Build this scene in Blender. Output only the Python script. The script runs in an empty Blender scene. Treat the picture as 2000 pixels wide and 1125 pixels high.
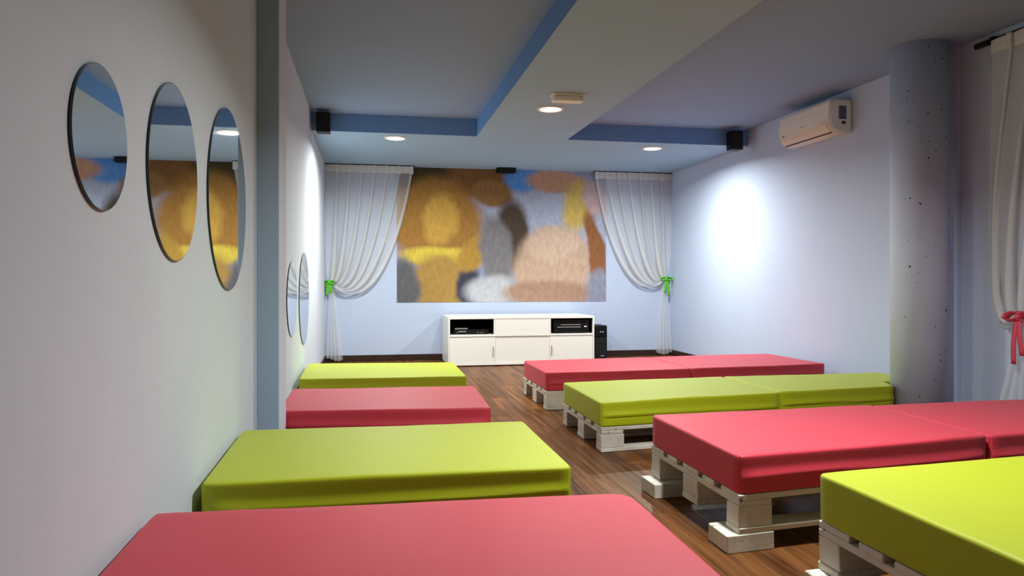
import bpy, bmesh, math, random
from mathutils import Vector, Matrix, noise
PI = math.pi
random.seed(7)
S = bpy.context.scene
COL = S.collection

# ------------------------------------------------------------------ camera
F, VPX, HY = 1440.0, 725.0, 545.0
cam_d = bpy.data.cameras.new('camera')
cam = bpy.data.objects.new('camera', cam_d); COL.objects.link(cam)
cam_d.sensor_width = 36.0
cam_d.lens = 36.0 * F / 2000.0
cam_d.shift_y = -(562.5 - HY) / 2000.0
cam_d.clip_start = 0.05
cam.location = (0, 0, 1.0)
cam.rotation_euler = (PI / 2, 0, -math.atan2(1000 - VPX, F))
S.camera = cam

# ------------------------------------------------------------------ world, exposure
w = bpy.data.worlds.new('world'); S.world = w; w.use_nodes = True
w.node_tree.nodes['Background'].inputs[0].default_value = (0.6, 0.7, 1, 1)
w.node_tree.nodes['Background'].inputs[1].default_value = 0.02
S.view_settings.view_transform = 'Standard'
S.view_settings.look = 'None'
S.view_settings.gamma = 1.0
S.view_settings.use_curve_mapping = False
S.view_settings.exposure = 0.06
LAMP_COL = (0.97, 1.0, 0.95)
LAMPS = [  # x, y, z, power, spread, label
    (0.233, 7.34, 2.39, 55, 165, 'round white ceiling downlight near the left curtain on the dropped ceiling'),
    (2.932, 7.41, 2.39, 54, 165, 'round white ceiling downlight near the right curtain on the dropped ceiling'),
    (1.436, 5.85, 2.39, 36, 165, 'round white ceiling downlight beside the emergency light on the ceiling beam'),
    (1.42, 2.40, 2.39, 54, 150, 'round white ceiling downlight on the beam over the nearest beds'),
]

# ------------------------------------------------------------------ helpers
def srgb(r, g, b):
    def f(c):
        c /= 255.0
        return c / 12.92 if c <= 0.04045 else ((c + 0.055) / 1.055) ** 2.4
    return (f(r), f(g), f(b), 1.0)

def mat(name, color, rough=0.6, metal=0.0, spec=0.5, bump=0.0, bscale=60.0, var=0.0, vscale=3.0, emit=None, estr=0.0, objvar=0.0):
    m = bpy.data.materials.new(name); m.use_nodes = True
    nt = m.node_tree; N = nt.nodes; L = nt.links
    b = N['Principled BSDF']
    b.inputs['Base Color'].default_value = color
    b.inputs['Roughness'].default_value = rough
    b.inputs['Metallic'].default_value = metal
    b.inputs['Specular IOR Level'].default_value = spec
    tc = N.new('ShaderNodeTexCoord')
    if var > 0:
        n = N.new('ShaderNodeTexNoise'); n.inputs['Scale'].default_value = vscale; n.inputs['Detail'].default_value = 5
        L.new(tc.outputs['Object'], n.inputs['Vector'])
        mr = N.new('ShaderNodeMapRange'); mr.inputs[1].default_value = 0.3; mr.inputs[2].default_value = 0.7
        mr.inputs[3].default_value = 1 - var; mr.inputs[4].default_value = 1 + var
        L.new(n.outputs[0], mr.inputs[0])
        mx = N.new('ShaderNodeVectorMath'); mx.operation = 'SCALE'
        mx.inputs[0].default_value = color[:3]
        L.new(mr.outputs[0], mx.inputs['Scale']); L.new(mx.outputs[0], b.inputs['Base Color'])
    if bump > 0:
        n = N.new('ShaderNodeTexNoise'); n.inputs['Scale'].default_value = bscale; n.inputs['Detail'].default_value = 4
        L.new(tc.outputs['Object'], n.inputs['Vector'])
        bp = N.new('ShaderNodeBump'); bp.inputs['Strength'].default_value = bump; bp.inputs['Distance'].default_value = 0.004
        L.new(n.outputs[0], bp.inputs['Height']); L.new(bp.outputs[0], b.inputs['Normal'])
    if emit:
        b.inputs['Emission Color'].default_value = emit
        b.inputs['Emission Strength'].default_value = estr
    return m

def link(name, me, m=None, parent=None, loc=None):
    o = bpy.data.objects.new(name, me); COL.objects.link(o)
    if m is not None and me is not None and not me.materials: me.materials.append(m)
    if loc is not None: o.location = loc
    if parent is not None: o.parent = parent
    return o

def obj(name, bm, m, parent=None, loc=None, smooth=False):
    me = bpy.data.meshes.new(name)
    bmesh.ops.recalc_face_normals(bm, faces=bm.faces[:])
    bm.to_mesh(me); bm.free()
    if smooth:
        for p in me.polygons: p.use_smooth = True
    return link(name, me, m, parent, loc)

def tag(o, label, cat, group=None):
    o['label'] = label; o['category'] = cat
    if group: o['group'] = group
    return o

def thing(name, label, cat, loc=(0, 0, 0), group=None):
    o = bpy.data.objects.new(name, None); COL.objects.link(o); o.location = loc
    o.empty_display_size = 0.05
    return tag(o, label, cat, group)

def struct(o):
    o['kind'] = 'structure'; return o

def box(bm, a, b, bevel=0.0, seg=2):
    a = Vector(a); b = Vector(b)
    g = bmesh.ops.create_cube(bm, size=1.0)
    vs = g['verts']
    for v in vs:
        v.co = Vector((a[i] + (v.co[i] + 0.5) * (b[i] - a[i]) for i in range(3)))
    if bevel > 0:
        es = list({e for v in vs for e in v.link_edges})
        bmesh.ops.bevel(bm, geom=es, offset=bevel, segments=seg, profile=0.6, affect='EDGES')
    return vs

def boxo(name, a, b, m, parent=None, bevel=0.0, loc=None, seg=2):
    bm = bmesh.new(); box(bm, a, b, bevel, seg)
    return obj(name, bm, m, parent, loc)

def cyl(bm, c, r, h, axis='Z', seg=24, r2=None):
    g = bmesh.ops.create_cone(bm, cap_ends=True, segments=seg, radius1=r, radius2=r if r2 is None else r2, depth=h)
    R = {'Z': Matrix(), 'X': Matrix.Rotation(PI / 2, 4, 'Y'), 'Y': Matrix.Rotation(-PI / 2, 4, 'X')}[axis]
    bmesh.ops.transform(bm, matrix=Matrix.Translation(c) @ R, verts=g['verts'])
    return g['verts']

def tube(bm, pts, r, seg=8):
    rings = []
    for i, p in enumerate(pts):
        p = Vector(p); a = Vector(pts[max(i - 1, 0)]); b = Vector(pts[min(i + 1, len(pts) - 1)])
        t = (b - a).normalized(); u = t.orthogonal().normalized(); v = t.cross(u)
        rings.append([bm.verts.new(p + (u * math.cos(2 * PI * k / seg) + v * math.sin(2 * PI * k / seg)) * r) for k in range(seg)])
    for A, B in zip(rings, rings[1:]):
        for k in range(seg): bm.faces.new((A[k], A[(k + 1) % seg], B[(k + 1) % seg], B[k]))
    bm.faces.new(rings[0]); bm.faces.new(rings[-1][::-1])

def ribbon(bm, pts, wdir, width, th=0.0015):
    """flat band along pts, wide along wdir, with thickness"""
    wd = Vector(wdir).normalized()
    rows = []
    for i, p in enumerate(pts):
        p = Vector(p); t = (Vector(pts[min(i + 1, len(pts) - 1)]) - Vector(pts[max(i - 1, 0)])).normalized()
        n = t.cross(wd).normalized()
        ww = width(i / (len(pts) - 1)) if callable(width) else width
        rows.append([bm.verts.new(p + wd * sx * ww / 2 + n * sn * th / 2) for sx, sn in ((-1, -1), (1, -1), (1, 1), (-1, 1))])
    for A, B in zip(rows, rows[1:]):
        for k in range(4): bm.faces.new((A[k], A[(k + 1) % 4], B[(k + 1) % 4], B[k]))
    bm.faces.new(rows[0]); bm.faces.new(rows[-1][::-1])

# ------------------------------------------------------------------ materials
M_left = mat('paint_pale_lavender', srgb(210, 217, 226), 0.85, bump=0.06, bscale=120, var=0.02, vscale=2.5, spec=0.2)
M_blue = mat('paint_light_blue', srgb(196, 209, 234), 0.8, bump=0.05, bscale=120, var=0.015, vscale=2, spec=0.25)
M_trimblue = mat('paint_mid_blue', srgb(112, 152, 205), 0.8, bump=0.04, bscale=120, spec=0.25)
M_paleblue = mat('pilaster_front_grey_blue', srgb(168, 188, 216), 0.8, bump=0.04, bscale=120, spec=0.25)
M_ceil = mat('paint_ceiling', srgb(148, 170, 203), 0.9, bump=0.05, bscale=150, var=0.015, vscale=2, spec=0.2)
M_soffit = mat('paint_soffit', srgb(162, 190, 214), 0.9, bump=0.05, bscale=150, var=0.015, vscale=2, spec=0.2)
M_base = mat('dark_wood_skirting', srgb(52, 32, 22), 0.4, bump=0.1, bscale=40, var=0.15, vscale=8)
M_white = mat('white_lacquer', srgb(244, 242, 234), 0.35)
M_whitep = mat('white_plastic', srgb(240, 234, 224), 0.4)
M_flap = mat('cream_plastic', srgb(226, 212, 194), 0.45)
M_black = mat('black_plastic', srgb(8, 8, 9), 0.5, spec=0.25)
M_blackcloth = mat('black_grille_cloth', srgb(8, 8, 9), 0.85, bump=0.3, bscale=400)
M_metal = mat('brushed_steel', srgb(200, 200, 205), 0.3, metal=1.0)
M_nickel = mat('nickel_handle', srgb(190, 188, 180), 0.35, metal=0.6)
M_silver = mat('silver_trim', srgb(190, 190, 190), 0.35, metal=0.3)
M_glow = mat('lamp_diffuser', (1, 1, 1, 1), 0.5, emit=(1.0, 0.95, 0.86, 1), estr=14)
M_mirror = mat('mirror_glass', (0.88, 0.93, 0.92, 1), 0.02, metal=1.0)
M_edge = mat('mirror_dark_edge', srgb(22, 48, 42), 0.2)
M_back = mat('mirror_backing', srgb(60, 60, 62), 0.7)
M_greenrib = mat('green_satin', srgb(96, 205, 30), 0.4, bump=0.1, bscale=200)
M_pinkrib = mat('coral_satin', srgb(222, 78, 100), 0.35, bump=0.1, bscale=200)
M_sticker = mat('grey_blue_sticker', srgb(96, 104, 140), 0.5)
M_ink = mat('grey_print', srgb(70, 70, 74), 0.6)
M_rod = mat('black_rod', srgb(16, 15, 15), 0.4)
M_slab = mat('subfloor', srgb(20, 13, 9), 0.8)

def fabric(name, col):
    m = mat(name, col, 0.55, bump=0.12, bscale=9, spec=0.42)
    N = m.node_tree.nodes; L = m.node_tree.links; b = N['Principled BSDF']
    b.inputs['Sheen Weight'].default_value = 0.12; b.inputs['Sheen Roughness'].default_value = 0.4
    # fine weave over broad soft creases
    w2 = N.new('ShaderNodeTexNoise'); w2.inputs['Scale'].default_value = 500
    bp = [n for n in N if n.type == 'BUMP'][0]
    b2 = N.new('ShaderNodeBump'); b2.inputs['Strength'].default_value = 0.08; b2.inputs['Distance'].default_value = 0.001
    tc = [n for n in N if n.type == 'TEX_COORD'][0]
    L.new(tc.outputs['Object'], w2.inputs['Vector']); L.new(w2.outputs[0], b2.inputs['Height'])
    L.new(bp.outputs[0], b2.inputs['Normal']); L.new(b2.outputs[0], b.inputs['Normal'])
    return m
M_pink = fabric('raspberry_cover', srgb(206, 56, 74))
M_green = fabric('lime_cover', srgb(176, 187, 12))

def painted_wood():
    m = bpy.data.materials.new('white_painted_wood'); m.use_nodes = True
    N = m.node_tree.nodes; L = m.node_tree.links; b = N['Principled BSDF']
    tc = N.new('ShaderNodeTexCoord'); oi = N.new('ShaderNodeObjectInfo')
    ad = N.new('ShaderNodeVectorMath'); ad.operation = 'ADD'
    L.new(tc.outputs['Object'], ad.inputs[0]); L.new(oi.outputs['Location'], ad.inputs[1])
    n1 = N.new('ShaderNodeTexNoise'); n1.inputs['Scale'].default_value = 34; n1.inputs['Detail'].default_value = 8
    n2 = N.new('ShaderNodeTexNoise'); n2.inputs['Scale'].default_value = 7; n2.inputs['Detail'].default_value = 3
    L.new(ad.outputs[0], n1.inputs['Vector']); L.new(ad.outputs[0], n2.inputs['Vector'])
    r1 = N.new('ShaderNodeValToRGB'); r1.color_ramp.elements[0].position = 0.26; r1.color_ramp.elements[1].position = 0.36
    r1.color_ramp.elements[0].color = srgb(140, 126, 108); r1.color_ramp.elements[1].color = srgb(222, 217, 205)
    L.new(n1.outputs[0], r1.inputs[0])
    mr = N.new('ShaderNodeMapRange'); mr.inputs[1].default_value = 0.3; mr.inputs[2].default_value = 0.7; mr.inputs[3].default_value = 0.82; mr.inputs[4].default_value = 1.05
    L.new(n2.outputs[0], mr.inputs[0])
    mx = N.new('ShaderNodeVectorMath'); mx.operation = 'SCALE'
    L.new(r1.outputs[0], mx.inputs[0]); L.new(mr.outputs[0], mx.inputs['Scale'])
    L.new(mx.outputs[0], b.inputs['Base Color'])
    b.inputs['Roughness'].default_value = 0.6
    bp = N.new('ShaderNodeBump'); bp.inputs['Strength'].default_value = 0.35; bp.inputs['Distance'].default_value = 0.003
    L.new(n1.outputs[0], bp.inputs['Height']); L.new(bp.outputs[0], b.inputs['Normal'])
    return m
M_pallet = painted_wood()

def plank_mat():
    m = bpy.data.materials.new('dark_laminate'); m.use_nodes = True
    N = m.node_tree.nodes; L = m.node_tree.links; b = N['Principled BSDF']
    tc = N.new('ShaderNodeTexCoord'); oi = N.new('ShaderNodeObjectInfo')
    mp = N.new('ShaderNodeMapping'); mp.inputs['Scale'].default_value = (30, 1.3, 1)
    L.new(tc.outputs['Object'], mp.inputs[0])
    sc = N.new('ShaderNodeVectorMath'); sc.operation = 'SCALE'; sc.inputs[0].default_value = (37, 91, 13)
    L.new(oi.outputs['Random'], sc.inputs['Scale']); L.new(sc.outputs[0], mp.inputs['Location'])
    n = N.new('ShaderNodeTexNoise'); n.inputs['Scale'].default_value = 1; n.inputs['Detail'].default_value = 7; n.inputs['Distortion'].default_value = 0.3
    L.new(mp.outputs[0], n.inputs['Vector'])
    r = N.new('ShaderNodeValToRGB')
    r.color_ramp.elements[0].position = 0.3; r.color_ramp.elements[0].color = srgb(70, 40, 20)
    r.color_ramp.elements[1].position = 0.75; r.color_ramp.elements[1].color = srgb(142, 92, 52)
    L.new(n.outputs[0], r.inputs[0])
    mr = N.new('ShaderNodeMapRange'); mr.inputs[3].default_value = 0.75; mr.inputs[4].default_value = 1.2
    L.new(oi.outputs['Random'], mr.inputs[0])
    mx = N.new('ShaderNodeVectorMath'); mx.operation = 'SCALE'
    L.new(r.outputs[0], mx.inputs[0]); L.new(mr.outputs[0], mx.inputs['Scale'])
    L.new(mx.outputs[0], b.inputs['Base Color'])
    b.inputs['Roughness'].default_value = 0.38; b.inputs['Specular IOR Level'].default_value = 0.10
    bp = N.new('ShaderNodeBump'); bp.inputs['Strength'].default_value = 0.08; bp.inputs['Distance'].default_value = 0.002
    L.new(n.outputs[0], bp.inputs['Height']); L.new(bp.outputs[0], b.inputs['Normal'])
    return m
M_plank = plank_mat()

def column_mat():
    m = mat('pitted_lavender_concrete', srgb(204, 212, 236), 0.8, bump=0.08, bscale=60, var=0.03, vscale=4, spec=0.25)
    N = m.node_tree.nodes; L = m.node_tree.links; b = N['Principled BSDF']
    tc = [n for n in N if n.type == 'TEX_COORD'][0]
    src = b.inputs['Base Color'].links[0].from_socket
    v = N.new('ShaderNodeTexVoronoi'); v.inputs['Scale'].default_value = 24; v.inputs['Randomness'].default_value = 1
    dn = N.new('ShaderNodeTexNoise'); dn.inputs['Scale'].default_value = 60
    mixv = N.new('ShaderNodeMix'); mixv.data_type = 'VECTOR'; mixv.inputs[0].default_value = 0.02
    L.new(tc.outputs['Object'], mixv.inputs[4]); L.new(dn.outputs['Color'], mixv.inputs[5]); L.new(tc.outputs['Object'], dn.inputs['Vector'])
    L.new(mixv.outputs[1], v.inputs['Vector'])
    # pit radius differs from cell to cell; most cells carry none
    sp = N.new('ShaderNodeSeparateColor'); L.new(v.outputs['Color'], sp.inputs[0])
    rad = N.new('ShaderNodeMapRange'); rad.inputs[1].default_value = 0.3; rad.inputs[2].default_value = 1.0; rad.inputs[3].default_value = 0.0; rad.inputs[4].default_value = 0.2
    L.new(sp.outputs[0], rad.inputs[0])
    lt = N.new('ShaderNodeMath'); lt.operation = 'LESS_THAN'
    L.new(v.outputs['Distance'], lt.inputs[0]); L.new(rad.outputs[0], lt.inputs[1])
    mx = N.new('ShaderNodeMix'); mx.data_type = 'RGBA'
    L.new(lt.outputs[0], mx.inputs[0]); L.new(src, mx.inputs[6]); mx.inputs[7].default_value = srgb(84, 88, 116)
    L.new(mx.outputs[2], b.inputs['Base Color'])
    return m
M_col = column_mat()

def sheer(name, dens, col=(0.97, 0.97, 0.96, 1)):
    m = bpy.data.materials.new(name); m.use_nodes = True
    N = m.node_tree.nodes; L = m.node_tree.links
    N.remove(N['Principled BSDF']); out = N['Material Output']
    tr = N.new('ShaderNodeBsdfTransparent'); di = N.new('ShaderNodeBsdfDiffuse'); tl = N.new('ShaderNodeBsdfTranslucent')
    di.inputs[0].default_value = col; tl.inputs[0].default_value = col
    m1 = N.new('ShaderNodeMixShader'); m1.inputs[0].default_value = 0.4
    L.new(di.outputs[0], m1.inputs[1]); L.new(tl.outputs[0], m1.inputs[2])
    m2 = N.new('ShaderNodeMixShader'); m2.inputs[0].default_value = dens
    L.new(tr.outputs[0], m2.inputs[1]); L.new(m1.outputs[0], m2.inputs[2])
    L.new(m2.outputs[0], out.inputs[0])
    return m
M_sheer = sheer('white_voile', 0.44)
M_sheer2 = sheer('cream_voile', 0.56, (0.93, 0.93, 0.95, 1))
M_tape = sheer('white_header_tape', 0.88)

# ------------------------------------------------------------------ room shell
XL, XR, YB, YF = -0.55, 3.88, 9.15, -3.2
ZS, ZC = 2.39, 2.56         # dropped soffit/beam underside, upper ceiling
T = 0.15
YS = 7.12                   # front of the soffit
BX0, BX1 = 1.01, 1.92       # beam sides

floor = struct(boxo('floor', (XL - T, YF - T, -0.12), (XR + T, YB + T, -0.006), M_slab))
PW, PLN = 0.192, 1.28
plank_meshes = {}
def plank_mesh(wd, ln):
    k = (round(wd, 3), round(ln, 3))
    if k not in plank_meshes:
        bm = bmesh.new(); box(bm, (0.0006, 0.0006, -0.006), (wd - 0.0006, ln - 0.0006, 0))
        es = [e for e in bm.edges if all(v.co.z > -0.001 for v in e.verts)]
        bmesh.ops.bevel(bm, geom=es, offset=0.0014, segments=1, affect='EDGES')
        me = bpy.data.meshes.new('plank'); bmesh.ops.recalc_face_normals(bm, faces=bm.faces[:]); bm.to_mesh(me); bm.free()
        me.materials.append(M_plank); plank_meshes[k] = me
    return plank_meshes[k]
offs = [0.0, 0.46, 0.92, 0.23, 0.69, 1.15]
x = XL; i = 0
while x < XR - 0.005:
    wd = min(PW, XR - x)
    y = YF - offs[i % 6]
    while y < YB - 0.005:
        a = max(y, YF); b = min(y + PLN, YB)
        if b - a > 0.03:
            link('plank', plank_mesh(wd, b - a), None, floor, (x, a, 0))
        y += PLN
    x += PW; i += 1

struct(boxo('wall_left', (XL - T, YF, 0), (XL, YB, ZC), M_left))
struct(boxo('wall_right', (XR, YF, 0), (XR + T, YB, ZC), M_blue))
struct(boxo('wall_back', (XL - T, YB, 0), (XR + T, YB + T, ZC), M_blue))
struct(boxo('wall_front', (XL - T, YF - T, 0), (XR + T, YF, ZC), M_trimblue))
ceil = struct(boxo('ceiling', (XL - T, YF - T, ZC), (XR + T, YB + T, ZC + T), M_ceil))
# dropped soffit and beam: undersides in ceiling paint, vertical faces in blue
def dropped(name, a, b):
    bm = bmesh.new(); box(bm, a, b)
    o = obj(name, bm, M_soffit); o.data.materials.append(M_trimblue)
    for p in o.data.polygons:
        if abs(p.normal.z) < 0.5: p.material_index = 1
    return o
o = dropped('trim_1', (XL, YS, ZS), (XR, YB, ZC)); struct(o); o['label'] = 'dropped ceiling strip along the back wall with blue front'
o = dropped('trim_2', (BX0, YF, ZS), (BX1, YS, ZC)); struct(o); o['label'] = 'wide ceiling beam running down the room with blue sides'
# pilaster on the left wall
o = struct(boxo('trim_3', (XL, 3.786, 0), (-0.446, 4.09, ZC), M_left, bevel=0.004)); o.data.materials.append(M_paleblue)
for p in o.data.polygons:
    if p.normal.y < -0.9: p.material_index = 1  # front face in a darker grey-blue than the other faces
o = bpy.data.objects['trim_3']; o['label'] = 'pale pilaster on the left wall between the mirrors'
# round concrete column
bm = bmesh.new(); cyl(bm, (3.622, 4.36, ZC / 2), 0.177, ZC, seg=64)
o = obj('trim_4', bm, M_col, smooth=False); struct(o); o['label'] = 'round pitted lavender concrete column by the right wall'
for p in o.data.polygons: p.use_smooth = len(p.vertices) == 4
o = struct(boxo('trim_5', (3.85, 4.287, 0), (XR, 4.50, ZC), M_blue, bevel=0.004)); o['label'] = 'narrow blue boxing behind the column'
# skirting
struct(boxo('baseboard_back', (XL, YB - 0.016, 0), (XR, YB, 0.075), M_base, bevel=0.003))
struct(boxo('baseboard_right', (XR - 0.016, 4.60, 0), (XR, YB - 0.016, 0.075), M_base, bevel=0.003))
struct(boxo('baseboard_left', (XL, 4.09, 0), (XL + 0.012, YB - 0.016, 0.075), M_base, bevel=0.003))

# ------------------------------------------------------------------ ceiling lights
for x, y, z, pw, spread, lab in LAMPS:
    t = thing('ceiling_light', lab, 'light', (x, y, z), 'recessed downlights')
    bm = bmesh.new()
    prof = [(0.083, 0.0), (0.112, 0.0), (0.112, -0.005), (0.104, -0.011), (0.090, -0.011), (0.083, -0.006)]
    seg = 40; rings = []
    for k in range(seg):
        a = 2 * PI * k / seg
        rings.append([bm.verts.new((r * math.cos(a), r * math.sin(a), zz)) for r, zz in prof])
    for k in range(seg):
        A, B = rings[k], rings[(k + 1) % seg]
        for j in range(len(prof)): bm.faces.new((A[j], A[(j + 1) % 6], B[(j + 1) % 6], B[j]))
    obj('trim_ring', bm, M_whitep, t, smooth=True)
    bm = bmesh.new(); cyl(bm, (0, 0, -0.003), 0.084, 0.005, seg=40); obj('diffuser', bm, M_glow, t)
    ld = bpy.data.lights.new('downlight_beam', 'AREA'); ld.energy = pw; ld.color = LAMP_COL
    ld.shape = 'DISK'; ld.size = 0.14; ld.spread = math.radians(spread)
    lo = bpy.data.objects.new('downlight_beam', ld); COL.objects.link(lo); lo.location = (x, y, z - 0.014)

# ------------------------------------------------------------------ picture on back wall
def picture_mat():
    m = bpy.data.materials.new('soft_colour_picture'); m.use_nodes = True
    N = m.node_tree.nodes; L = m.node_tree.links; b = N['Principled BSDF']
    tc = N.new('ShaderNodeTexCoord')
    ns = N.new('ShaderNodeTexNoise'); ns.inputs['Scale'].default_value = 3.0; ns.inputs['Detail'].default_value = 4
    L.new(tc.outputs['Generated'], ns.inputs['Vector'])
    warp = N.new('ShaderNodeVectorMath'); warp.operation = 'MULTIPLY_ADD'
    warp.inputs[1].default_value = (0.10, 0, 0.10)
    L.new(ns.outputs['Color'], warp.inputs[0]); L.new(tc.outputs['Generated'], warp.inputs[2])
    cur = None
    bg = srgb(150, 160, 190)
    B = [(.72, .62, .42, .30, 0, (176, 184, 206), .7), (.28, .90, .42, .14, -.25, (128, 92, 56), .5), (.10, .95, .16, .10, 0, (70, 64, 44), .6),
         (.60, .95, .10, .12, 0, (92, 152, 222), .5), (.76, .92, .16, .09, 0, (196, 152, 126), .5), (.45, .82, .10, .10, 0, (150, 112, 70), .5),
         (.17, .60, .24, .34, 0, (172, 126, 66), .45), (.20, .62, .09, .20, .1, (212, 168, 82), .6), (.20, .34, .20, .08, 0, (224, 198, 84), .6),
         (.20, .12, .15, .24, 0, (178, 142, 80), .45), (.03, .12, .08, .22, 0, (104, 104, 108), .6), (.33, .12, .06, .18, 0, (70, 72, 86), .6),
         (.36, .38, .07, .16, .4, (186, 146, 70), .6), (.53, .50, .09, .30, 0, (84, 72, 60), .5), (.46, .34, .08, .34, -.1, (132, 130, 134), .5),
         (.45, .08, .14, .14, 0, (196, 198, 204), .6), (.74, .26, .20, .32, 0, (202, 172, 150), .45), (.73, .44, .13, .14, 0, (214, 186, 164), .6),
         (.72, .06, .22, .12, 0, (176, 140, 120), .6), (.86, .74, .08, .22, .15, (212, 184, 104), .6), (.95, .36, .05, .38, -.12, (150, 100, 64), .5),
         (.95, .80, .07, .14, 0, (206, 178, 182), .6), (.97, .10, .06, .16, 0, (150, 152, 170), .6)]
    for cx, cy, rx, ry, rot, c, soft in B:
        mp = N.new('ShaderNodeMapping'); mp.vector_type = 'TEXTURE'
        mp.inputs['Location'].default_value = (cx + .05, 0, cy + .05); mp.inputs['Rotation'].default_value = (0, rot, 0)
        mp.inputs['Scale'].default_value = (rx, 1e3, ry)
        L.new(warp.outputs[0], mp.inputs[0])
        ln = N.new('ShaderNodeVectorMath'); ln.operation = 'LENGTH'; L.new(mp.outputs[0], ln.inputs[0])
        mr = N.new('ShaderNodeMapRange'); mr.interpolation_type = 'SMOOTHSTEP'
        mr.inputs[1].default_value = 1.0 - soft * .55; mr.inputs[2].default_value = 1.0 + soft * .3; mr.inputs[3].default_value = 1; mr.inputs[4].default_value = 0
        L.new(ln.outputs['Value'], mr.inputs[0])
        mx = N.new('ShaderNodeMix'); mx.data_type = 'RGBA'
        L.new(mr.outputs[0], mx.inputs[0]); mx.inputs[7].default_value = srgb(*c)
        if cur is None: mx.inputs[6].default_value = bg
        else: L.new(cur, mx.inputs[6])
        cur = mx.outputs[2]
    # fine streaky tone variation, as in any picture
    mp = N.new('ShaderNodeMapping'); mp.inputs['Scale'].default_value = (60, 1, 16); mp.inputs['Rotation'].default_value = (0, .7, 0)
    L.new(warp.outputs[0], mp.inputs[0])
    n2 = N.new('ShaderNodeTexNoise'); n2.inputs['Scale'].default_value = 1; n2.inputs['Detail'].default_value = 6
    L.new(mp.outputs[0], n2.inputs['Vector'])
    mr = N.new('ShaderNodeMapRange'); mr.inputs[1].default_value = .25; mr.inputs[2].default_value = .75; mr.inputs[3].default_value = .82; mr.inputs[4].default_value = 1.14
    L.new(n2.outputs[0], mr.inputs[0])
    sc = N.new('ShaderNodeVectorMath'); sc.operation = 'SCALE'; L.new(cur, sc.inputs[0]); L.new(mr.outputs[0], sc.inputs['Scale'])
    L.new(sc.outputs[0], b.inputs['Base Color'])
    b.inputs['Roughness'].default_value = 0.8; b.inputs['Specular IOR Level'].default_value = 0.1
    return m
PX0, PX1, PZ0, PZ1 = 0.310, 2.985, 0.712, 2.378
bm = bmesh.new(); box(bm, (0, -0.006, 0), (PX1 - PX0, 0, PZ1 - PZ0), 0.001, 1)
o = obj('wall_picture', bm, picture_mat(), loc=(PX0, YB, PZ0))
tag(o, 'large colourful picture in gold, grey and blue on the back wall above the white cabinet', 'picture')

# ------------------------------------------------------------------ mattresses and pallets
def bil(q, u, v):
    bl, br, fr, fl = [Vector(p) for p in q]     # back-left, back-right, front-right, front-left
    return (fl * (1 - u) + fr * u) * (1 - v) + (bl * (1 - u) + br * u) * v

def axis_pts(L, r, n):
    e = [0, .12 * r, .35 * r, .65 * r, r]
    mid = [r + (L - 2 * r) * k / n for k in range(1, n)]
    return e + mid + [L - p for p in e[::-1]]

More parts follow.
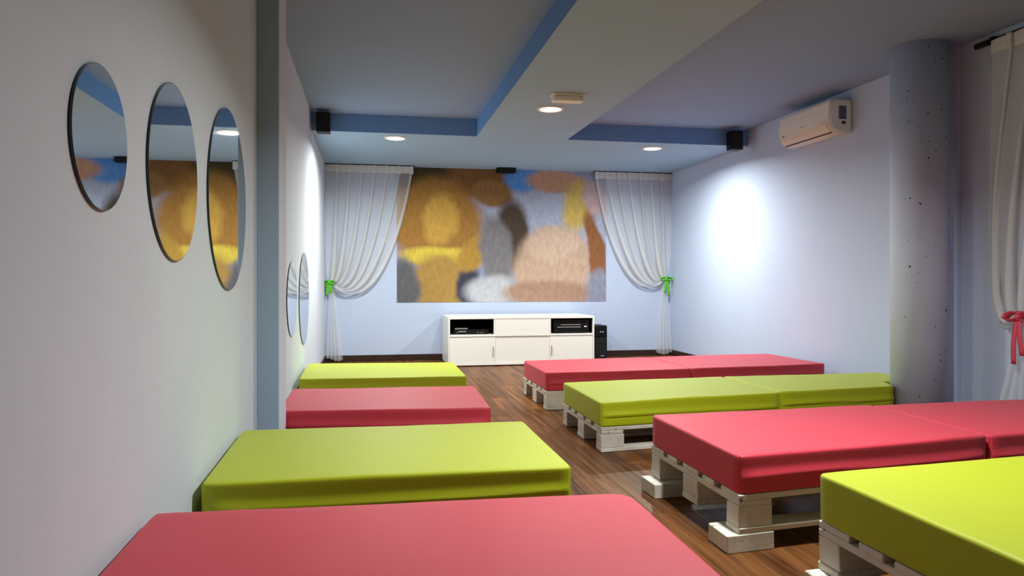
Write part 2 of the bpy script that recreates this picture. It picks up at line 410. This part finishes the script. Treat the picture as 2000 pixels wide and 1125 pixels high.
MT = 0.145
def mattress(q, ztop, m, label, group, seed, lip=1.0, dent=None, rc=0.03):
    Lx = ((Vector(q[1]) - Vector(q[0])).length + (Vector(q[2]) - Vector(q[3])).length) / 2
    Ly = ((Vector(q[0]) - Vector(q[3])).length + (Vector(q[1]) - Vector(q[2])).length) / 2
    r = 0.012
    dims = (Lx, Ly, MT)
    ax = [axis_pts(Lx, r, 34), axis_pts(Ly, r, 22), axis_pts(MT, r, 14)]
    bm = bmesh.new()
    for d in range(3):
        a, b = [(1, 2), (0, 2), (0, 1)][d]
        for side in (0, dims[d]):
            g = []
            for pa in ax[a]:
                row = []
                for pb in ax[b]:
                    p = [0, 0, 0]; p[d] = side; p[a] = pa; p[b] = pb
                    row.append(bm.verts.new(p))
                g.append(row)
            for i in range(len(g) - 1):
                for j in range(len(g[0]) - 1):
                    bm.faces.new((g[i][j], g[i + 1][j], g[i + 1][j + 1], g[i][j + 1]))
    bmesh.ops.remove_doubles(bm, verts=bm.verts[:], dist=1e-5)
    c0 = bil(q, .5, .5); org = Vector((c0.x, c0.y, ztop - MT))
    for v in bm.verts:
        p = v.co.copy()
        rr = [r, r, r]
        inner = Vector((min(max(p[i], rr[i]), dims[i] - rr[i]) for i in range(3)))
        n = p - inner
        if n.length > 1e-6: n.normalize()
        if p.z < r:                         # bottom edge tighter
            p = inner + n * r * 1.0
        else:
            p = inner + n * r
        ddx = min(p.x, Lx - p.x); ddy = min(p.y, Ly - p.y)
        rc_ = rc; rc = rc if p.x > Lx / 2 else min(rc, 0.022)
        if ddx < rc and ddy < rc:
            vx, vy = rc - ddx, rc - ddy; h = math.hypot(vx, vy)
            if h > 1e-6:
                f_ = max(vx, vy) / h
                p.x = (rc - vx * f_) if p.x < Lx / 2 else Lx - (rc - vx * f_)
                p.y = (rc - vy * f_) if p.y < Ly / 2 else Ly - (rc - vy * f_)
        rc = rc_
        u, vv, zf = p.x / Lx, p.y / Ly, p.z / MT
        # soft unevenness of the stretched cover
        nz = noise.noise(Vector((p.x * 2.2 + seed * 11, p.y * 2.6, p.z * 3)))
        nf = noise.noise(Vector((p.x * 9 + seed * 5, p.y * 7, p.z * 9 + 3)))
        top = max(0.0, n.z)
        edge = min(p.x, Lx - p.x, p.y, Ly - p.y)
        p.z += top * (0.0035 * nz + 0.0010 * nf - 0.001)
        p.z += top * 0.0022 * math.exp(-((p.y - 0.65 * Ly - 0.12 * p.x * math.sin(seed)) / 0.03) ** 2) * max(0, noise.noise(Vector((p.x * 2 + seed, 1, 2))) )
        # wrap fold on the long sides: the cover bulges out to a lip and tucks back below it
        if abs(n.y) > 0.5 and lip:
            zl = 0.40 + 0.07 * noise.noise(Vector((p.x * 1.6 + seed * 3, 0, 5))) + 0.03 * math.sin(p.x * 3 + seed)
            fade = min(1, (u - 0.005) / 0.03) if u < .5 else min(1, (0.995 - u) / 0.03)
            fade = max(0, fade)
            if zf >= zl: out = max(0, 1 - (zf - zl) / 0.24) ** 1.3 * 0.0125
            else: out = -0.003 * min(1, (zl - zf) / 0.05) if zf > zl - 0.03 else -0.003
            if zf < zl and zf > zl - 0.06: out = 0.0125 * (1 - (zl - zf) / 0.06) - 0.003 * (zl - zf) / 0.06
            p.y += math.copysign(out * fade * lip, n.y)
        if abs(n.x) > 0.5:
            p.x += math.copysign(0.002 * nz + 0.001 * nf, n.x)
        x2 = bil(q, p.x / Lx, p.y / Ly)
        if dent:
            cx, cy, cr = dent
            s = min(1, max(0, (x2.x - (cx - cr - 0.012)) / 0.05)); s = s * s * (3 - 2 * s)
            lo = bil(q, p.x / Lx, 0).y; hi = bil(q, p.x / Lx, 1).y
            ylim = lo + (max(cy + cr + 0.012, lo) - lo) * s
            x2.y = ylim + (x2.y - lo) / (hi - lo) * (hi - ylim)
        v.co = Vector((x2.x - org.x, x2.y - org.y, p.z))
    o = obj('mattress', bm, m, loc=org, smooth=True)
    tag(o, label, 'mattress', group)
    return o

def piece(name, q, org, u0, u1, v0, v1, z0, z1, parent, rng, bev=0.003):
    """a board or block laid out in the pallet's own frame"""
    bm = bmesh.new()
    box(bm, (0, 0, z0), (1, 1, z1))
    for v in bm.verts:
        u = u0 + (u1 - u0) * v.co.x; w_ = v0 + (v1 - v0) * v.co.y
        p = bil(q, u, w_)
        j = 0.0018
        v.co = Vector((p.x + rng.uniform(-j, j), p.y + rng.uniform(-j, j), v.co.z))
    cen = sum((v.co for v in bm.verts), Vector()) / 8
    for v in bm.verts: v.co -= cen
    bmesh.ops.bevel(bm, geom=bm.edges[:], offset=bev, segments=1, affect='EDGES')
    return obj(name, bm, M_pallet, parent, cen - org)

def pallet(q, ztop, label, seed, foot=None):
    """ztop: top of the deck; foot = list of (u0,u1,v0,v1) foot blocks below the pallet"""
    rng = random.Random(seed)
    c0 = bil(q, .5, .5); org = Vector((c0.x, c0.y, 0))
    t = thing('pallet', label, 'pallet', org, 'white painted pallets')
    L = (Vector(q[1]) - Vector(q[0])).length; D = (Vector(q[0]) - Vector(q[3])).length
    H = 0.144; z0 = ztop - H
    def P(name, a, b, c, d, e, f): piece(name, q, org, a / L, b / L, c / D, d / D, z0 + e, z0 + f, t, rng)
    ws = [0.145, 0.10, 0.145, 0.10, 0.145]; gap = (D - sum(ws)) / 4; y = 0
    for wv in ws:
        P('deck_board', rng.uniform(-.004, .004), L + rng.uniform(-.004, .002), y, y + wv, 0.1225, 0.144); y += wv + gap
    bl = 0.145; us = [(0, bl), (L / 2 - bl / 2, L / 2 + bl / 2), (L - bl, L)]
    vs = [(0, .1), (D / 2 - .0725, D / 2 + .0725), (D - .1, D)]
    for a, b in us: P('stringer_board', a + .003, b - .003, 0, D, 0.1005, 0.1223)
    for a, b in us:
        for c, d in vs: P('block', a + rng.uniform(0, .004), b, c + .002, d - .002, 0.0223, 0.1003)
    for c, d in vs: P('bottom_board', 0.0, L, c, d, 0, 0.022)
    if foot:
        for a, b, c, d in foot:
            piece('foot_block', q, org, a / L, b / L, c / D, d / D, 0.0, z0 - 0.0004, t, rng)
    return t

def feet(L, D, out=0.05):
    return [(-out, 0.15, -0.004, 0.15), (-out, 0.15, D - 0.16, D - 0.004), (L - 0.15, L, 0.0, 0.15), (L - 0.15, L, D - 0.15, D)]

QS = {
 'Lgf': ((-.522, 6.44), (.690, 6.30), (.688, 5.376), (-.508, 5.44)),
 'Lp2': ((-.500, 4.957), (.676, 4.876), (.652, 4.031), (-.495, 4.125)),
 'Lgn': ((-.535, 3.285), (.674, 3.258), (.676, 2.440), (-.525, 2.448)),
 'Lpn': ((-.532, 1.972), (.690, 1.915), (.676, 1.10), (-.526, 1.15)),
 'Rp1': ((1.307, 6.297), (2.500, 6.375), (2.498, 5.488), (1.310, 5.466)),
 'Rp2': ((2.506, 6.375), (3.727, 6.467), (3.749, 5.592), (2.504, 5.494)),
 'Rg1': ((1.300, 4.930), (2.514, 5.000), (2.518, 4.222), (1.299, 4.070)),
 'Rg2': ((2.522, 5.000), (3.800, 5.000), (3.800, 4.400), (2.526, 4.240)),
 'Rp3': ((1.313, 3.331), (2.512, 3.376), (2.503, 2.622), (1.320, 2.490)),
 'Rp4': ((2.522, 3.370), (3.730, 3.400), (3.730, 2.700), (2.515, 2.622)),
 'Rgn': ((1.321, 2.009), (2.530, 2.100), (2.530, 1.300), (1.321, 1.200)),
}
GP, GG = 'pink mattresses', 'lime green mattresses'
BED = [
 ('Lgf', .290, M_green, GG, 'lime green mattress farthest back on the left, in front of the back left curtain', 'white painted pallet under the farthest lime green mattress on the left', 0),
 ('Lp2', .290, M_pink, GP, 'pink mattress on the left between the two lime green ones, partly hidden by the pilaster', 'white painted pallet under the left pink mattress beside the pilaster', 0),
 ('Lgn', .360, M_green, GG, 'lime green mattress on the left below the largest near mirror, behind the nearest pink one', 'white painted pallet under the near lime green mattress on the left', 1),
 ('Lpn', .420, M_pink, GP, 'nearest pink mattress at the bottom left, cut by the lower edge of the photo', 'white painted pallet under the nearest pink mattress', 2),
 ('Rp1', .290, M_pink, GP, 'pink mattress at the aisle end of the farthest right row, before the white cabinet', 'white painted pallet in the farthest right row, its blocks showing at the aisle', 0),
 ('Rp2', .290, M_pink, GP, 'pink mattress against the right wall in the farthest right row', 'white painted pallet under the farthest pink mattress by the right wall', 0),
 ('Rg1', .290, M_green, GG, 'lime green mattress at the aisle end of the second right row', 'white painted pallet under the lime green mattress in the second right row at the aisle', 0),
 ('Rg2', .290, M_green, GG, 'lime green mattress reaching behind the round column', 'white painted short pallet beside the column under the lime green mattress', 0),
 ('Rp3', .355, M_pink, GP, 'pink mattress at the aisle end of the raised third right row', 'white painted pallet raised on foot blocks under the near pink mattress at the aisle', 1),
 ('Rp4', .355, M_pink, GP, 'pink mattress in the third right row below the curtain with the coral bow', 'white painted pallet under the pink mattress by the right hand curtain', 1),
 ('Rgn', .420, M_green, GG, 'nearest lime green mattress in the bottom right corner', 'white painted pallet under the nearest lime green mattress in the bottom right corner', 2),
]
for i, (k, zt, m, g, lab, plab, tier) in enumerate(BED):
    q = QS[k]
    mattress(q, zt, m, lab, g, i + 1.3, dent=(3.622, 4.36, 0.177) if k == 'Rg2' else None, rc=0.06 if k == 'Lpn' else 0.022)
    pq = q
    if k == 'Rg2': pq = ((2.530, 4.99), (3.42, 4.99), (3.42, 4.36), (2.530, 4.25))
    L = (Vector(pq[1]) - Vector(pq[0])).length; D = (Vector(pq[0]) - Vector(pq[3])).length
    pallet(pq, zt - MT - 0.0005, plab, i + 40, feet(L, D, 0.0 if k == 'Rp4' or k[0] == 'L' else 0.05) if tier else None)

# ------------------------------------------------------------------ media cabinet
CX0, CX1, CY0, CY1, CZ = 0.862, 2.585, 8.36, 9.10, 0.565
t = thing('media_cabinet', 'long low white cabinet with two open bays against the back wall', 'cabinet', ((CX0 + CX1) / 2, CY0, 0))
def cpart(name, a, b, m, par=t, bev=0.0025):
    off = Vector(t.location)
    return boxo(name, Vector(a) - off, Vector(b) - off, m, par, bev)
th = 0.022
bm_x1, bm_x2 = 1.395, 2.050          # dividers
zmid, zlow = 0.340, 0.035
cpart('top_panel', (CX0, CY0, CZ - 0.024), (CX1, CY1, CZ), M_white)
cpart('side_panel', (CX0, CY0, 0.012), (CX0 + 0.018, CY1, CZ - 0.0245), M_white)
cpart('side_panel', (CX1 - 0.018, CY0, 0.012), (CX1, CY1, CZ - 0.0245), M_white)
cpart('bottom_panel', (CX0 + 0.0185, CY0, 0.012), (CX1 - 0.0185, CY1, zlow), M_white)
cpart('shelf', (CX0 + 0.0185, CY0, zmid), (CX1 - 0.0185, CY1, zmid + 0.022), M_white)
cpart('back_panel', (CX0 + 0.0185, CY1 - 0.01, zmid + .0225), (CX1 - 0.0185, CY1, CZ - 0.0245), M_black)
for dx in (bm_x1, bm_x2): cpart('divider', (dx - 0.009, CY0 + 0.002, zmid + .0225), (dx + 0.009, CY1 - 0.011, CZ - 0.0245), M_white)
cpart('middle_panel', (bm_x1 + 0.01, CY0 + 0.004, zmid + .0235), (bm_x2 - 0.01, CY0 + 0.02, CZ - 0.026), M_white)
cpart('bay_lining', (CX0 + .019, CY0 + .03, zmid + .0226), (CX0 + .024, CY1 - .011, CZ - .025), M_black)
cpart('bay_lining', (bm_x1 - .0135, CY0 + .03, zmid + .0226), (bm_x1 - .0095, CY1 - .011, CZ - .025), M_black)
cpart('bay_lining', (bm_x2 + .0095, CY0 + .03, zmid + .0226), (bm_x2 + .0135, CY1 - .011, CZ - .025), M_black)
cpart('bay_lining', (CX1 - .024, CY0 + .03, zmid + .0226), (CX1 - .019, CY1 - .011, CZ - .025), M_black)
for a, b in ((CX0 + 0.0195, bm_x1 + 0.010), (bm_x2 - 0.004, CX1 - 0.0195)):
    d = cpart('door', (a, CY0 + 0.006, zlow + 0.002), (b, CY0 + 0.022, zmid - 0.002), M_white)
    hx = b - 0.028 if a < 1.2 else a + 0.022
    cpart('handle', (hx - 0.004, CY0 - 0.004, 0.115), (hx + 0.004, CY0 + 0.0055, 0.225), M_nickel, d, 0.001)
cpart('middle_door', (bm_x1 + 0.0115, CY0 + 0.010, zlow + 0.002), (bm_x2 - 0.0055, CY0 + 0.026, zmid - 0.002), M_white)

# devices standing inside the bays
zb = zmid + 0.0222
t2 = thing('disc_player', 'flat black disc player in the left open bay of the white cabinet', 'player', (1.13, CY0 + 0.06, zb))
boxo('body', (-.20, 0, .006), (.20, .30, .055), M_black, t2, .003)
boxo('display', (-.02, -.002, .022), (.05, .0, .040), mat('dark_display', srgb(20, 30, 40), .2), t2)
boxo('disc_tray', (-.15, -.003, .030), (-.06, 0, .038), M_silver, t2, .0005)
for bx in (-.17, .07, .10, .13): boxo('button', (bx, -.004, .018), (bx + .012, 0, .024), M_silver, t2)
for sx in (-.17, .17):
    bm = bmesh.new(); cyl(bm, (sx, .04, .003), .012, .006, seg=12); obj('foot', bm, M_black, t2)
t3 = thing('remote_control', 'slim pale remote control lying on the flat black disc player', 'remote', (1.02, CY0 + 0.10, zb + .0552))
boxo('body', (-.075, 0, 0), (.075, .042, .016), M_silver, t3, .004)
for k in range(4): boxo('button', (-.06 + k * .03, .012, .0161), (-.045 + k * .03, .028, .019), M_ink, t3)
t4 = thing('hifi_receiver', 'black receiver with two silver trim lines in the right open bay of the white cabinet', 'receiver', (2.315, CY0 + 0.03, zb))
boxo('body', (-.215, 0, .008), (.215, .36, .158), M_black, t4, .004)
boxo('trim_line', (-.13, -.003, .098), (.11, 0, .104), M_silver, t4)
boxo('trim_line', (-.17, -.003, .070), (.11, 0, .077), M_silver, t4)
boxo('logo_plate', (.155, -.003, .072), (.185, 0, .086), M_whitep, t4)
bm = bmesh.new(); cyl(bm, (-.155, -.006, .038), .014, .012, 'Y', 20); obj('knob', bm, M_black, t4)
boxo('indicator', (-.172, -.002, .03), (-.164, 0, .036), M_silver, t4)
for sx in (-.18, .18):
    bm = bmesh.new(); cyl(bm, (sx, .05, .004), .018, .008, seg=12); obj('foot', bm, M_black, t4)

# subwoofer
t5 = thing('subwoofer', 'black upright subwoofer standing on the floor right of the white cabinet', 'speaker', (2.745, 8.72, 0))
boxo('cabinet', (-.115, 0, .012), (.115, .34, .425), M_black, t5, .004)
boxo('front_grille', (-.105, -.010, .03), (.105, 0, .28), M_blackcloth, t5, .004)
boxo('control_panel', (-.105, -.006, .295), (.105, 0, .41), M_black, t5, .002)
for kx, kz in ((0.03, .35), (0.06, .35)):
    bm = bmesh.new(); cyl(bm, (kx, -.011, kz), .009, .010, 'Y', 16); obj('knob', bm, M_silver, t5)
boxo('badge', (.03, -.0125, .05), (.075, -.0105, .06), M_silver, t5)
for sx in (-.09, .09):
    for sy in (.03, .31):
        bm = bmesh.new(); cyl(bm, (sx, sy, .006), .016, .012, seg=12); obj('foot', bm, M_black, t5)

# ------------------------------------------------------------------ small wall and ceiling speakers
def speaker(x0, x1, y0, y1, z0, z1, label, toward):
    c = Vector(((x0 + x1) / 2, y0, z0))
    s = thing('wall_speaker', label, 'speaker', c, 'small black wall speakers')
    o_ = lambda a, b: (Vector(a) - c, Vector(b) - c)
    boxo('cabinet', *o_((x0, y0, z0), (x1, y1, z1)), M_black, s, .006)
    boxo('grille', *o_((x0 + .008, y0 - .006, z0 + .008), (x1 - .008, y0, z1 - .008)), M_blackcloth, s, .003)
    zc = (z0 + z1) / 2
    boxo('bracket', *o_(((x0 + x1) / 2 - .012, y1, zc - .02), ((x0 + x1) / 2 + .012, YS, zc + .04)), M_black, s)
speaker(-.495, -.372, 6.93, 7.06, 2.345, 2.528, 'small black speaker high in the left corner above the left wall mirrors', -1)
speaker(3.610, 3.735, 6.96, 7.08, 2.325, 2.515, 'small black speaker high by the right wall near the air conditioner', 1)
s = thing('centre_speaker', 'small black box under the ceiling at the top middle of the picture', 'speaker', (1.655, 9.02, 2.325))
boxo('cabinet', (-.118, 0, 0), (.118, .10, .062), M_black, s, .005)
boxo('grille', (-.110, -.005, .006), (.110, 0, .056), M_blackcloth, s, .002)
boxo('bracket', (-.03, .03, .062), (.03, .07, .065), M_black, s)

# emergency light on the beam
t6 = thing('emergency_light', 'white oblong emergency light on the underside of the ceiling beam', 'light', (1.455, 5.38, ZS))
boxo('base', (-.125, -.055, -.016), (.125, .055, 0), M_whitep, t6, .006)
boxo('lens', (-.118, -.048, -.058), (.118, .048, -.0165), M_whitep, t6, .014, seg=3)
bm = bmesh.new(); cyl(bm, (.09, -.05, -.03), .004, .008, 'Y', 10); obj('indicator', bm, mat('red_indicator', srgb(150, 40, 30), .4), t6)

# ------------------------------------------------------------------ air conditioner
AY0, AY1, AZ = 5.42, 6.19, 2.195
t7 = thing('air_conditioner', 'white wall mounted air conditioner high on the right wall', 'air conditioner', (XR, (AY0 + AY1) / 2, AZ))
hw = (AY1 - AY0) / 2
prof = [(0, .012), (0, .275), (.03, .281), (.165, .281), (.185, .272), (.196, .25), (.204, .18), (.206, .12), (.200, .085), (.186, .052), (.160, .024), (.125, .008), (.06, .002)]
def extr(prof, y0, y1, inset=0):
    bm = bmesh.new()
    A = [bm.verts.new((-d, y0, z)) for d, z in prof]; B = [bm.verts.new((-d, y1, z)) for d, z in prof]
    n = len(prof)
    for k in range(n): bm.faces.new((A[k], A[(k + 1) % n], B[(k + 1) % n], B[k]))
    bm.faces.new(A); bm.faces.new(B[::-1])
    return bm
bm = extr(prof, -hw, hw)
es = [e for e in bm.edges if all(abs(abs(v.co.y) - hw) < 1e-6 for v in e.verts) and abs(e.verts[0].co.y - e.verts[1].co.y) < 1e-6]
bmesh.ops.bevel(bm, geom=es, offset=.012, segments=3, affect='EDGES')
body = obj('body', bm, M_whitep, t7, smooth=True)
for p in body.data.polygons: p.use_smooth = len(p.vertices) == 4
# front panel seam, louver flap following the rounded lower front
def flap(name, i0, i1, off, m, y0, y1, par):
    pts = prof[i0:i1]
    bm = bmesh.new(); cen = Vector((.08, .14)); rows = []
    for d, z in pts:
        n = (Vector((d, z)) - cen).normalized()
        rows.append([bm.verts.new((-(d + n.x * o_), yy, z + n.y * o_)) for o_ in (-.002, off) for yy in (y0, y1)])
    for A, B in zip(rows, rows[1:]):
        bm.faces.new((A[0], A[1], B[1], B[0])); bm.faces.new((A[2], A[3], B[3], B[2]))
        bm.faces.new((A[0], A[2], B[2], B[0])); bm.faces.new((A[1], A[3], B[3], B[1]))
    bm.faces.new((rows[0][0], rows[0][1], rows[0][3], rows[0][2])); bm.faces.new((rows[-1][0], rows[-1][1], rows[-1][3], rows[-1][2]))
    return obj(name, bm, m, par)
flap('front_panel', 4, 8, .004, M_whitep, -hw + .014, hw - .014, t7)
fl_ = flap('louver', 8, 11, .005, M_flap, -hw + .06, hw - .02, t7)
boxo('air_slot', (-.152, -hw + .06, .012), (-.138, hw - .02, .022), M_ink, t7)
boxo('sticker', (-.125, -hw - .001, .115), (-.055, -hw + .0005, .225), M_sticker, t7)
st = [c for c in t7.children if c.name.startswith('sticker')][0]
for k in range(6): boxo('print_line', (-.12, -hw - .0016, .122 + k * .017), (-.062 - .01 * (k % 3), -hw - .0008, .128 + k * .017), M_ink, st)
boxo('small_label', (-.10, -hw - .001, .075), (-.062, -hw + .0005, .10), M_ink, t7)
boxo('logo_print', (-.2115, -.03, .118), (-.2095, .05, .125), M_silver, t7)
boxo('indicator', (-.2080, hw - .09, .092), (-.2035, hw - .065, .098), M_ink, t7)

# ------------------------------------------------------------------ round mirrors
def mirror(y, z, ry, rz, label):
    t = thing('round_mirror', label, 'mirror', (XL, y, z), 'round wall mirrors')
    def disc(name, x0, x1, k, m, bev=0):
        bm = bmesh.new()
        vs = cyl(bm, ((x0 + x1) / 2, 0, 0), 1.0, x1 - x0, 'X', 96)
        for v in bm.verts: v.co.y *= ry * k; v.co.z *= rz * k
        return obj(name, bm, m, t)
    disc('backing', 0.0002, 0.002, 0.94, M_back)
    disc('glass_edge', 0.0021, 0.0065, 1.0, M_edge)
    disc('mirror_face', 0.0066, 0.0072, 0.992, M_mirror)
mirror(1.647, 1.290, .158, .149, 'smallest round mirror on the left wall, nearest the camera')
mirror(2.230, 1.299, .262, .249, 'middle one of the three near round mirrors on the left wall')
mirror(3.035, 1.308, .380, .351, 'largest of the three near round mirrors, next to the pilaster')
mirror(5.38, 0.860, .33, .262, 'smaller low round mirror beyond the pilaster on the left wall')
mirror(6.33, 0.838, .44, .378, 'larger low round mirror beyond the pilaster, nearest the back left curtain')

# ------------------------------------------------------------------ curtains
def curtain(name, label, base, A, D, width, ztop, tie, free, n, tail, group, seed, near=None, ntail=5, dens_m=M_sheer):
    """base: point on the wall at the tied side; A: unit vector along the wall; D: unit vector into the room.
    tie=(a,z); free=(P1,P2) Bezier control points (a,z) of the free edge; tail=(a0,a1,zbottom)"""
    rng = random.Random(seed)
    base = Vector(base); A = Vector(A); D = Vector(D)
    t = thing(name, label, 'curtain', (base.x, base.y, 0), group)
    org = Vector(t.location)
    W = lambda a, d, z: base + A * a + D * d + Vector((0, 0, z)) - org
    cell = width / n
    cols = []                       # (s, fold da, fold dd)
    for c in range(n):
        a0 = c * cell
        k = 6
        for j in range(k): cols.append(((a0 + cell * (0.02 + 0.80 * j / (k - 1))), 0.0, 0.0))
        ap = a0 + cell * 0.86
        cols += [(ap, 0.9, .30), (ap, 1.0, .45), (ap, 0.5, .75), (ap, 0.0, 1.0), (ap, -.1, 1.15), (ap, 0.3, 1.3), (ap, 1.0, .6)]
    cols.append((width, 0, 0))
    rows = 44
    zh = 0.085
    bm = bmesh.new(); G = []
    for (a, fa, fd) in cols:
        s = a / width
        col = []
        P0 = Vector((a, ztop - 0.01)); P3 = Vector((tie[0] + 0.05 * s, tie[1] + 0.03 * (1 - s) - 0.035 * s))
        f1, f2 = Vector(free[0]), Vector(free[1])
        P1 = Vector((a * f1.x / width, f1.y + 0.10 * (1 - s)))
        P2 = Vector((a * f2.x / width, tie[1] - 0.02 + (f2.y - tie[1] + 0.02) * s))
        if near:
            k = (1 - s) ** 2
            P1 = P1.lerp(Vector(near[0]), k); P2 = P2.lerp(Vector(near[1]), k)
        for r in range(rows + 1):
            tt = r / rows
            p = P0 * (1 - tt) ** 3 + P1 * 3 * tt * (1 - tt) ** 2 + P2 * 3 * tt * tt * (1 - tt) + P3 * tt ** 3
            wf = (0.026 + 0.038 * min(1, tt / 0.6)) * (1 - max(0, (tt - .7) / .3) ** 2 * .75)
            env = 4 * tt * (1 - tt)
            dd = 0.030 + 0.016 * fd * (0.5 + tt) + env * 0.022 * math.sin(s * n * 2 * PI * .5 + 1.3 * seed) + env * 0.012 * noise.noise(Vector((s * 14, tt * 3, seed)))
            dd += 0.035 * tt * s
            fold_a = fa * wf
            col.append(bm.verts.new(W(p.x + fold_a - 0.01 * fa * 0, dd, p.y)))
        G.append(col)
    for i in range(len(G) - 1):
        for r in range(rows): bm.faces.new((G[i][r], G[i + 1][r], G[i + 1][r + 1], G[i][r + 1]))
    obj('drape', bm, dens_m, t, smooth=True)
    # tail below the tie
    bm = bmesh.new(); G = []; m_ = ntail * 6
    for i in range(m_ + 1):
        f = i / m_; col = []
        zig = math.sin(f * ntail * 2 * PI)
        for r in range(25):
            tt = r / 24
            sp = tt ** 0.75
            a = (tie[0] + 0.012 + 0.035 * f) * (1 - sp) + (tail[0] + (tail[1] - tail[0]) * f) * sp
            z = tie[1] + (tail[2] + 0.035 * math.sin(f * 5 + seed) * 0.5 + 0.012 - tie[1]) * tt
            d = 0.045 + 0.018 * zig * (0.35 + 0.65 * sp) + 0.01 * noise.noise(Vector((f * 3, tt * 2, seed)))
            col.append(bm.verts.new(W(a + 0.012 * math.cos(f * ntail * 4 * PI) * sp, d, z)))
        G.append(col)
    for i in range(len(G) - 1):
        for r in range(24): bm.faces.new((G[i][r], G[i + 1][r], G[i + 1][r + 1], G[i][r + 1]))
    obj('tail', bm, dens_m, t, smooth=True)
    # header tape between pleats, then each pinch pleat
    for c in range(n):
        a0 = c * cell
        bm = bmesh.new(); pts = [W(a0 + cell * k / 8, 0.040 + 0.010 * math.sin(PI * k / 8), ztop - zh / 2) for k in range(9)]
        ribbon(bm, pts, (0, 0, 1), zh, 0.002)
        obj('header_tape', bm, M_tape, t, smooth=False)
        if c < n:
            ap = a0 + cell * 0.86
            bm = bmesh.new()
            for q_ in range(2):
                pts = [W(ap + 0.018 * q_ + 0.010 * math.cos(a_), 0.055 + 0.010 * math.sin(a_), ztop - zh * .55 ) for a_ in [PI * k / 6 for k in range(7)]]
                ribbon(bm, pts, (0, 0, 1), zh * 1.12, 0.002)
            obj('pleat', bm, M_tape, t)
    return t

def bow(name, label, base, A, D, m, size, drop, group=None, flip=1):
    base = Vector(base); A = Vector(A); D = Vector(D)
    t = thing(name, label, 'ribbon', base, group)
    W = lambda a, d, z: A * a * size + D * d * size + Vector((0, 0, z * size))
    # band round the gathered cloth
    bm = bmesh.new()
    pts = [W(.55 * math.cos(k * 2 * PI / 16), -.45 + .42 * math.sin(k * 2 * PI / 16), .12 * math.sin(k * 2 * PI / 16)) for k in range(17)]
    ribbon(bm, pts, (0, 0, 1), .30 * size); obj('band', bm, m, t, smooth=True)
    bm = bmesh.new(); g = bmesh.ops.create_icosphere(bm, subdivisions=2, radius=.17 * size)
    for v in bm.verts: v.co = Vector((v.co.x, v.co.y, v.co.z * 1.15)) + D * .05 * size
    obj('knot', bm, m, t, smooth=True)
    for sgn in (-1, 1):
        bm = bmesh.new(); pts = []
        for k in range(13):
            a_ = 2 * PI * k / 12
            pts.append(W(sgn * (.36 - .36 * math.cos(a_)), .07 + .10 * math.sin(a_), .16 * math.sin(a_ / 2) - .24 * math.sin(a_) * .8 - .12 * (1 - math.cos(a_))))
        ribbon(bm, pts, D * .75 + Vector((0, 0, .4)) + A * sgn * .1, lambda f: (.12 + .26 * math.sin(PI * f)) * size)
        obj('loop', bm, m, t, smooth=True)
    for sgn, ln in ((-1, drop), (1, drop * .8)):
        bm = bmesh.new()
        pts = [W(sgn * (.05 + .26 * f - .08 * f * f) , .06 + .08 * math.sin(3 * f), -.08 - ln * f) for f in [k / 9 for k in range(10)]]
        ribbon(bm, pts, A, .27 * size); obj('ribbon_end', bm, m, t, smooth=True)
    return t

def rail(name, label, a, b):
    o = boxo(name, (0, 0, 0), Vector(b) - Vector(a), M_rod, None, .002, a)
    tag(o, label, 'curtain rail', 'thin dark rails of the back curtains')
GC = 'white voile curtains'
YW = YB - 0.006
rail('curtain_rail', 'thin dark rail under the ceiling above the back left curtain', (XL + .005, YW - .045, ZS - .012), (0.52, YW - .02, ZS - .0005))
rail('curtain_rail', 'thin dark rail under the ceiling above the back right curtain', (2.81, YW - .045, ZS - .012), (XR - .005, YW - .02, ZS - .0005))
ZT = ZS - .013
curtain('curtain', 'white voile curtain left of the picture, tied back with a green bow', (XL + .004, YW, 0), (1, 0, 0), (0, -1, 0), 1.045, ZT,
        (.045, .96), ((.90, 1.42), (.50, .50)), 7, (.015, .20, .02), GC, 1, ntail=4)
curtain('curtain', 'white voile curtain right of the picture, tied back with a green bow', (XR - .004, YW, 0), (-1, 0, 0), (0, -1, 0), 1.045, ZT,
        (.085, 1.01), ((.92, 1.50), (.50, .62)), 7, (.0, .215, .02), GC, 2, ntail=4)
curtain('curtain', 'white voile curtain on the right wall beside the column, tied with a coral bow', (XR, 4.00, 0), (0, -1, 0), (-1, 0, 0), 1.15, 2.50,
        (.265, .80), ((1.02, 1.5), (.75, .45)), 7, (.02, .50, .02), GC, 3, near=((-.03, 1.45), (-.17, .30)), ntail=6, dens_m=M_sheer2)
bow('ribbon_bow', 'bright green ribbon bow on the back left curtain', (XL + .055, YW - .082, .955), (1, 0, 0), (0, -1, 0), M_greenrib, .11, 1.3, 'green ribbon bows')
bow('ribbon_bow', 'bright green ribbon bow on the back right curtain', (XR - .10, YW - .082, 1.00), (-1, 0, 0), (0, -1, 0), M_greenrib, .11, 1.9, 'green ribbon bows')
bow('ribbon_bow', 'coral pink ribbon bow on the curtain beside the column', (XR - .10, 3.735, .775), (0, -1, 0), (-1, 0, 0), M_pinkrib, .13, 2.1)
# black pole of the right wall curtain
t8 = thing('curtain_rod', 'black curtain rod on the right wall above the curtain with the coral bow', 'curtain rod', (XR - .022, 4.13, 2.505))
bm = bmesh.new(); tube(bm, [(0, -.0, 0), (0, -1.40, 0)], .014, 14); obj('pole', bm, M_rod, t8, smooth=False)
bm = bmesh.new(); tube(bm, [(0, .006, 0), (0, -.10, 0)], .020, 14); obj('end_cap', bm, M_rod, t8)
for yy in (-.13, -1.34):
    bm = bmesh.new(); box(bm, (-.018, yy - .012, -.022), (.018, yy + .012, .024), .003); box(bm, (.012, yy - .008, -.006), (.022, yy + .008, .006))
    obj('bracket', bm, M_rod, t8)
